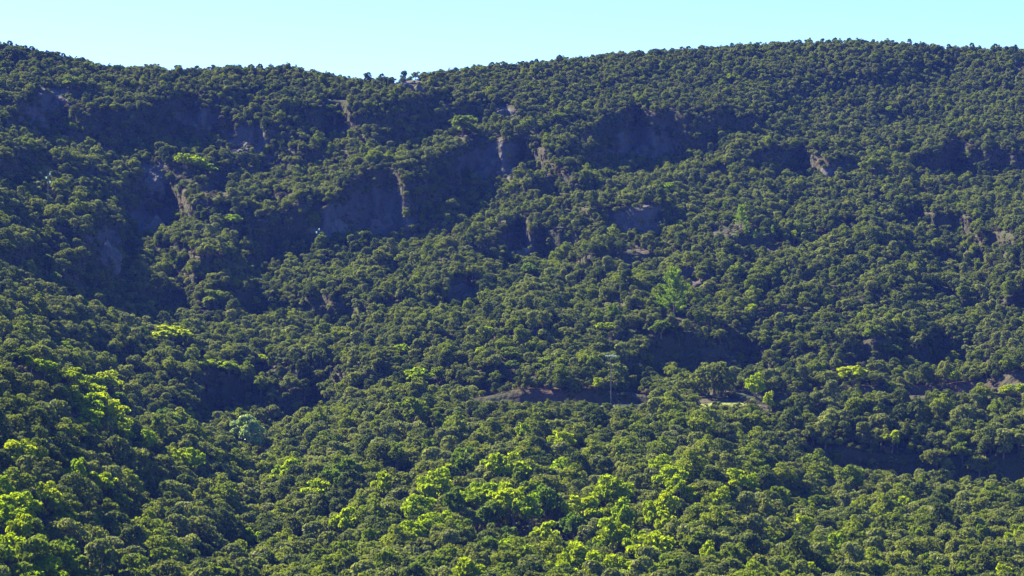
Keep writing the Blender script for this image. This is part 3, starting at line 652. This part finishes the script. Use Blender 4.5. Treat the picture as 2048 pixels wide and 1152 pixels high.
# lone trees that stand up from the skyline
lt = crown_mesh('lone_crown', M_OAKD, 81, 4.6, 4.2, 2.0, 11, .36, 620, (0.12, 0.2), 'dome', .8)
ltk = trunk_mesh('lone_trunk', 81, 3.2, .16, 6, 1.2, .45)
for (px, tp_, wp, hp, lab) in ((743, 142, 22, 24, 'lone umbrella-shaped tree with bare trunk on the skyline saddle'), (355, 128, 22, 22, 'ragged dark tree poking above the left skyline'), (812, 139, 14, 16, 'thin-topped tree on the crag right of the saddle'), (852, 141, 18, 16, 'wispy tree on the skyline right of the crag'), (1311, 94, 26, 20, 'broad feathery tree on the skyline, right of the middle'), (25, 88, 44, 26, 'big dark round tree on the skyline in the upper left corner'), (465, 126, 40, 24, 'dark round-topped tree on the left skyline'), (1870, 86, 22, 16, 'dark tree sticking up on the right skyline'), (235, 127, 34, 20, 'dark bushy tree on the left skyline'), (650, 145, 14, 14, 'tiny upright bush beside the pointed skyline rock'), (1750, 85, 20, 14, 'small tree at the top of the rounded right ridge')):
    i_ = int((px - PXS[0]) / 8); foot = tp_ + hp
    g = P[-1, i_]; gy = project(g)[1]
    if foot > gy: g = ground_at(px, foot, 150)
    k = mpp(g[1]); top_px = project(g)[1] - tp_
    s = wp * k / 4.6; sz = max(top_px, hp * .7) * k / 4.3
    if 'lone' in lab or 'thin' in lab or 'ragged' in lab: cm_, tm_ = lt, ltk
    else: cm_, tm_ = OAKS[int(px) % 2 * 6][:2]; sz = max(top_px * .9, hp * .7) * k / 4.3
    plant('skyline_tree', cm_, tm_, tuple(g), (s, s, sz), px * .7, lab, 'tree', 'trees standing up from the skyline', '')

# ------------------------------------------------------------------ power poles
def power_pole(px, foot, top, arms, label, rz, q=1.35):
    g = ground_at(px, foot); k = mpp(g[1]); H = (foot - top) * k
    r = empty('power_pole', tuple(g)); r.rotation_euler = (0, 0, rz); tag(r, label, 'power pole', 'power poles on the hillside')
    mb = MB(); mb.tube([(0, 0, -.6), (0, 0, H * .5), (0, 0, H)], [.14, .115, .085], 10); link('pole', mb.mesh('pole', M_WOODP), r)
    for (z, x0, x1, xs) in arms:
        if x1 > x0:
            a = MB(); a.box(((x0 + x1) / 2, -.14, H + z), (x1 - x0, .12, .12)); link('crossarm', a.mesh('crossarm', M_GALV), r)
        for x in xs:
            m_ = MB(); zz = H + z + .07
            m_.lathe((x, -.14, zz), [(.02, 0), (.04, .06), (.17, .08), (.19, .13), (.06, .17), (.05, .22), (.17, .24), (.19, .29), (.06, .33), (.05, .37), (.15, .39), (.16, .44), (.04, .5), (.0, .51)], 10)
            io = link('insulator', m_.mesh('insulator', M_INS), r)
            for v in io.data.vertices: v.co = Vector((x + (v.co.x - x) * q, -.14 + (v.co.y + .14) * q, zz + (v.co.z - zz) * q))
    return r
power_pole(1222, 812, 712, [(-.3, -1.35, 1.35, (-1.25, -.78, -.28, .30, .80, 1.25))], 'tall thin power pole with a row of glass insulators beside the road', 0, 0.8)
power_pole(96, 418, 348, [(-.25, -.1, .75, (.6,)), (-1.45, -.75, .1, (-.55,)), (-2.8, -.1, .75, (.62,))], 'power pole with three staggered white insulators near the left edge', 0)
power_pole(635, 505, 460, [(-.25, -.1, .75, (.55,)), (-1.3, -.55, .1, (-.35,)), (-2.3, -.1, .7, (.5,))], 'power pole with three staggered white insulators beside the shaded cliff', 0)

# ------------------------------------------------------------------ the oak wood
rs = np.random.RandomState(5)
# sample by true ground area
PT = np.concatenate([P, np.array(post[:3])])
cA = PT[:-1, :-1]; e1 = PT[:-1, 1:] - cA; e2 = PT[1:, :-1] - cA
area = np.linalg.norm(np.cross(e1, e2), axis=2)
area_h = np.abs(e1[..., 0] * e2[..., 1] - e1[..., 1] * e2[..., 0])
Wt = area_h * 0.6 + np.minimum(area, area_h * 3) * 0.4
ppx, ppy = np.meshgrid(PXS[:-1] + 4, np.arange(PT.shape[0] - 1)); 
okc = (ppx > -420) & (ppx < 2470)
Wt = np.where(okc, Wt, 0)
N_TRY = 160000
flat = (Wt / Wt.sum()).ravel()
pick = rs.choice(len(flat), N_TRY, p=flat); r_, c_ = np.unravel_index(pick, Wt.shape)
u_, v_ = rs.uniform(0, 1, N_TRY), rs.uniform(0, 1, N_TRY)
T = (PT[r_, c_] * ((1 - u_) * (1 - v_))[:, None] + PT[r_, c_ + 1] * (u_ * (1 - v_))[:, None] + PT[r_ + 1, c_] * ((1 - u_) * v_)[:, None] + PT[r_ + 1, c_ + 1] * (u_ * v_)[:, None])
tpx, tpy = project(T)
dens = clear_mask(tpx, tpy)
slope = 1 - np.clip((area[r_, c_] / (area_h[r_, c_] + 1e-6) - 1.6) / 2.0, 0, 1)
near_road = (r_ >= i_road0 - 2) & (r_ <= i_road1 + 2) & (tpx > 930)
dens = dens * (0.72 + 0.28 * slope)
dens = np.where(near_road, 0, dens)
for (cx, cy, rx, ry) in ((1440, 750, 95, 52), (1290, 765, 45, 42), (1040, 793, 180, 15), (1180, 800, 60, 12)):
    dens = dens * np.clip(((tpx - cx) / rx) ** 2 + ((tpy - cy) / ry) ** 2 - .55, 0.16, 1)
# maquis with small trees in the upper middle, closed wood elsewhere
open_ = np.clip(1 - (((tpx - 1000) / 700) ** 2 + ((tpy - 420) / 190) ** 2), 0, 1) * 0.35 + 0.62 * np.clip(1 - (((tpx - 1540) / 330) ** 2 + ((tpy - 620) / 130) ** 2), 0, 1)
dens *= (1 - open_)
for (cx, cy, rx, ry) in ((1590, 905, 100, 36), (1760, 955, 120, 26), (1950, 930, 70, 16), (450, 850, 60, 26), (590, 850, 60, 24)):
    dens *= 1 - 0.35 * np.clip(1.3 - ((tpx - cx) / rx) ** 2 - ((tpy - cy) / ry) ** 2, 0, 1)
size = np.exp(rs.normal(0, 0.36, N_TRY)) * np.interp(tpy, (0, 190, 330, 600, 800, 950), (0.44, 0.45, 0.50, 0.55, 0.60, 0.74)) * (0.9 + 0.25 * np.clip((tpy - 850) / 300, 0, 1))
size = np.clip(size, 0.34, np.interp(tpy, (0, 200, 330, 700, 900), (0.68, 0.72, 1.0, 1.2, 1.5)))
keep0 = rs.uniform(0, 1, N_TRY) < dens
# the road cut is open: only low trees grow right below these stretches of it
tops = tpy - 4.8 * size * 1.1 / T[:, 1] * FPX
for (a_, b_, lim) in ((1200, 1294, 806), (1396, 1494, 803), (2006, 2060, 772), (880, 1200, 798)):
    keep0 &= ~((tpx > a_ - 8) & (tpx < b_ + 8) & (r_ <= i_road0) & (tpy > lim) & (tops < lim))
order = np.argsort(-size * keep0 + rs.uniform(0, .5, N_TRY))
grid = {}; CELL = 4.0; chosen = []
fx = {}
for (x, y, r) in fixed: fx.setdefault((int(x // 8), int(y // 8)), []).append((x, y, r))
for q in order:
    if not keep0[q]: continue
    x, y = T[q, 0], T[q, 1]; rr = 2.5 * size[q] * 0.68
    bad = False
    for a in (-1, 0, 1):
        for b in (-1, 0, 1):
            for (x2, y2, r2) in fx.get((int(x // 8) + a, int(y // 8) + b), ()):
                if (x - x2) ** 2 + (y - y2) ** 2 < (rr * .8 + r2) ** 2: bad = True
                # an oak right in front would hide the landmark tree
                if y < y2 and y2 - y < 10 and abs(x - x2) < r2 * 1.2 + rr * .6: bad = True
    if bad: continue
    gx, gy = int(x // CELL), int(y // CELL)
    for a in (-1, 0, 1):
        for b in (-1, 0, 1):
            for (x2, y2, r2) in grid.get((gx + a, gy + b), ()):
                if (x - x2) ** 2 + (y - y2) ** 2 < (rr + r2) ** 2 * 0.50: bad = True; break
            if bad: break
        if bad: break
    if bad: continue
    grid.setdefault((gx, gy), []).append((x, y, rr)); chosen.append(q)
chosen = np.array(chosen)
print('oaks', len(chosen))
TX, TS, TPX, TPY = T[chosen], size[chosen], tpx[chosen], tpy[chosen]
rz = rs.uniform(0, 6.283, len(chosen)); vi = rs.randint(0, len(OAKS) - 1, len(chosen)); p_ol = np.interp(TPY, (0, 500, 680, 900, 1000, 1150), (.01, .02, .04, .05, .08, .14)) + 0.09 * ((TPX < 330) & (TPY > 690)); vi = np.where(rs.uniform(0, 1, len(chosen)) < p_ol, len(OAKS) - 1, vi); sz = TS * rs.uniform(.8, 1.2, len(chosen))
inframe = (TPX > 5) & (TPX < 2043) & (TPY > 30) & (TPY - 35 < 1150)
score = np.where(inframe, TS / TX[:, 1], 0)
ind = np.argsort(-score)[:300]; isind = np.zeros(len(chosen), bool); isind[ind] = True

BANDS = ['along the bottom edge', 'just above the bottom edge', 'low on the near slope', 'halfway down the near slope', 'high on the near slope', 'on the slope under the road', 'on the bank above the road', 'on the main hill']
COLS = ['at the far left', 'on the left', 'left of centre', 'just left of centre', 'just right of centre', 'right of centre', 'on the right', 'at the far right']
def words(j):
    band = min(7, max(0, int((1175 - TPY[j]) / 52))); col = min(7, max(0, int(TPX[j] / 256)))
    sw = 'broad' if TS[j] > 1.3 else 'small' if TS[j] < 1.08 else 'rounded'
    return sw + ' ' + OAKS[vi[j]][2] + ' oak', BANDS[band] + ', ' + COLS[col]
buckets = {}
for j in sorted(ind, key=lambda j: TPX[j]): buckets.setdefault(words(j), []).append(j)
OAKLAB = {}
for (a_, b_), L_ in buckets.items():
    for q, j in enumerate(L_):
        n_ = len(L_)
        o_ = 'lone' if n_ == 1 else 'leftmost' if q == 0 else 'rightmost' if q == n_ - 1 else 'middle' if n_ == 3 else ['', 'second', 'third', 'fourth', 'fifth', 'sixth', 'seventh', 'eighth', 'ninth', 'tenth', 'eleventh', 'twelfth', 'thirteenth', 'fourteenth', 'fifteenth', 'sixteenth', 'seventeenth', 'eighteenth', 'nineteenth', 'twentieth'][min(q, 19)]
        OAKLAB[j] = o_ + ' ' + a_ + ' ' + b_
protos = {}
for j in ind:
    cm, tm, tone, W_ = OAKS[vi[j]]; s = TS[j]
    lab = OAKLAB[j]
    loc = tuple(TX[j]); sc = (s, s, sz[j])
    if vi[j] not in protos:
        o = plant('oak_tree', cm, tm, loc, sc, rz[j], lab, 'oak', 'evergreen oaks of the near slopes', ''); protos[vi[j]] = (o, o.children[0], o.children[1])
    else:
        src = protos[vi[j]]
        o = src[0].copy(); COL.objects.link(o); o.location = loc; o.rotation_euler = (0, 0, rz[j]); o.scale = sc; o['label'] = lab
        for ch in src[1:]:
            c = ch.copy(); COL.objects.link(c); c.parent = o

def scatter(name, pts, rot, scl, var, srcs, label, cat):
    me_ = bpy.data.meshes.new(name); me_.vertices.add(len(pts)); me_.vertices.foreach_set('co', pts.astype(np.float32).ravel())
    for nm, tp, arr in (('rz', 'FLOAT', rot), ('vi', 'INT', var)):
        a = me_.attributes.new(nm, tp, 'POINT'); a.data.foreach_set('value', arr.astype(np.float32 if tp == 'FLOAT' else np.int32))
    a = me_.attributes.new('sc', 'FLOAT_VECTOR', 'POINT'); a.data.foreach_set('vector', scl.astype(np.float32).ravel())
    o = link(name, me_); tag(o, label, cat, kind='stuff')
    ng = bpy.data.node_groups.new(name, 'GeometryNodeTree')
    ng.interface.new_socket('Geometry', in_out='INPUT', socket_type='NodeSocketGeometry')
    ng.interface.new_socket('Geometry', in_out='OUTPUT', socket_type='NodeSocketGeometry')
    N, Lk = ng.nodes, ng.links
    gi, go = N.new('NodeGroupInput'), N.new('NodeGroupOutput')
    iop = N.new('GeometryNodeInstanceOnPoints'); iop.inputs['Pick Instance'].default_value = True
    jn = N.new('GeometryNodeJoinGeometry')
    for objs in srcs:
        jj = N.new('GeometryNodeJoinGeometry')
        for ob in objs:
            oi = N.new('GeometryNodeObjectInfo'); oi.transform_space = 'ORIGINAL'; oi.inputs['Object'].default_value = ob
            Lk.new(oi.outputs['Geometry'], jj.inputs[0])
        g2 = N.new('GeometryNodeGeometryToInstance'); Lk.new(jj.outputs[0], g2.inputs[0]); Lk.new(g2.outputs[0], jn.inputs[0])
    def att(nm, tp):
        a_ = N.new('GeometryNodeInputNamedAttribute'); a_.data_type = tp; a_.inputs['Name'].default_value = nm; return a_.outputs['Attribute']
    cx = N.new('ShaderNodeCombineXYZ'); Lk.new(att('rz', 'FLOAT'), cx.inputs['Z'])
    e2r = N.new('FunctionNodeEulerToRotation'); Lk.new(cx.outputs[0], e2r.inputs[0])
    Lk.new(gi.outputs[0], iop.inputs['Points']); Lk.new(jn.outputs[0], iop.inputs['Instance'])
    Lk.new(att('vi', 'INT'), iop.inputs['Instance Index']); Lk.new(e2r.outputs[0], iop.inputs['Rotation']); Lk.new(att('sc', 'FLOAT_VECTOR'), iop.inputs['Scale'])
    Lk.new(iop.outputs[0], go.inputs[0])
    md = o.modifiers.new('scatter', 'NODES'); md.node_group = ng
    return o
srcs = [(protos[k][1], protos[k][2]) for k in sorted(protos)]
rest = ~isind
scatter('oak_woodland', TX[rest], rz[rest], np.stack([TS[rest], TS[rest], sz[rest]], axis=1), vi[rest] % len(srcs), srcs,
        'dense evergreen oak woodland covering the whole hillside up to the skyline', 'woodland')

# ------------------------------------------------------------------ scrub between the trees
SB = [crown_mesh('scrub_bush', M_SCRUB, 500 + j, 2.2, 1.5, 0.0, 9, .28, 330, (.16, .26)) for j in range(3)]
SB.append(crown_mesh('scrub_bush', M_OAKG, 510, 2.4, 1.8, 0.0, 10, .28, 360, (.16, .26)))
SB.append(crown_mesh('scrub_bush', M_OAK, 511, 2.2, 1.6, 0.0, 10, .28, 360, (.16, .26)))
fsrc = []
bare = [(1262, 800), (1470, 796), (1392, 590), (1690, 748), (1325, 430)]
for j, sb in enumerate(SB):
    g = ground_at(*bare[j]); o = link('scrub_bush', sb, loc=tuple(g)); fsrc.append((o,))
    tag(o, ['low brown bush on the road bank above the parapet', 'low brown bush on the shaded bank behind the grassy verge', 'low brown bush on the stony slope above and right of the tall pine', 'low grey-green bush on the purple-brown bank above the right hump', 'low green bush on top of the rounded grey cliff'][j], 'bush')
NSB = 30000
Wt2 = np.where(okc & (ppy < P.shape[0]), np.minimum(area, area_h * 8 + 1), 0); flat2 = (Wt2 / Wt2.sum()).ravel()
pick = rs.choice(len(flat2), NSB, p=flat2); r_, c_ = np.unravel_index(pick, Wt.shape)
u_, v_ = rs.uniform(0, 1, NSB), rs.uniform(0, 1, NSB)
S = (PT[r_, c_] * ((1 - u_) * (1 - v_))[:, None] + PT[r_, c_ + 1] * (u_ * (1 - v_))[:, None] + PT[r_ + 1, c_] * ((1 - u_) * v_)[:, None] + PT[r_ + 1, c_ + 1] * (u_ * v_)[:, None])
spx, spy = project(S)
kp = ~((r_ >= i_road0 - 1) & (r_ <= i_road1) & (spx > 930)) & (rs.uniform(0, 1, NSB) < 0.25 + 0.75 * clear_mask(spx, spy))
S = S[kp]; n_ = len(S); ss = rs.uniform(.5, 1.25, n_)
scatter('scrub', S, rs.uniform(0, 6.28, n_), np.stack([ss, ss, ss * rs.uniform(.7, 1.1, n_)], axis=1), rs.randint(0, 5, n_), fsrc, 'low brown and green scrub filling the gaps between the oaks', 'scrub')

# ------------------------------------------------------------------ haze
mz, n, out = new_mat('haze_air')
pv = n.nodes.new('ShaderNodeVolumePrincipled'); pv.inputs['Color'].default_value = (0.10, 0.20, 1.0, 1); pv.inputs["Density"].default_value = 0.000052
pv.inputs['Anisotropy'].default_value = 0.0
n.links.new(pv.outputs[0], out.inputs['Volume'])
lo = ALL.reshape(-1, 3).min(0); hi = ALL.reshape(-1, 3).max(0)
mb = MB(); c_ = (lo + hi) / 2; d_ = hi - lo + np.array([40, 40, 0]); zb, zt = lo[2] - 1, hi[2] + 12
mb.box((c_[0], c_[1], (zb + zt) / 2), (d_[0], d_[1], zt - zb))
tag(link('haze', mb.mesh('haze', mz)), 'thin blue air between the viewer and the hill', 'haze', kind='stuff')
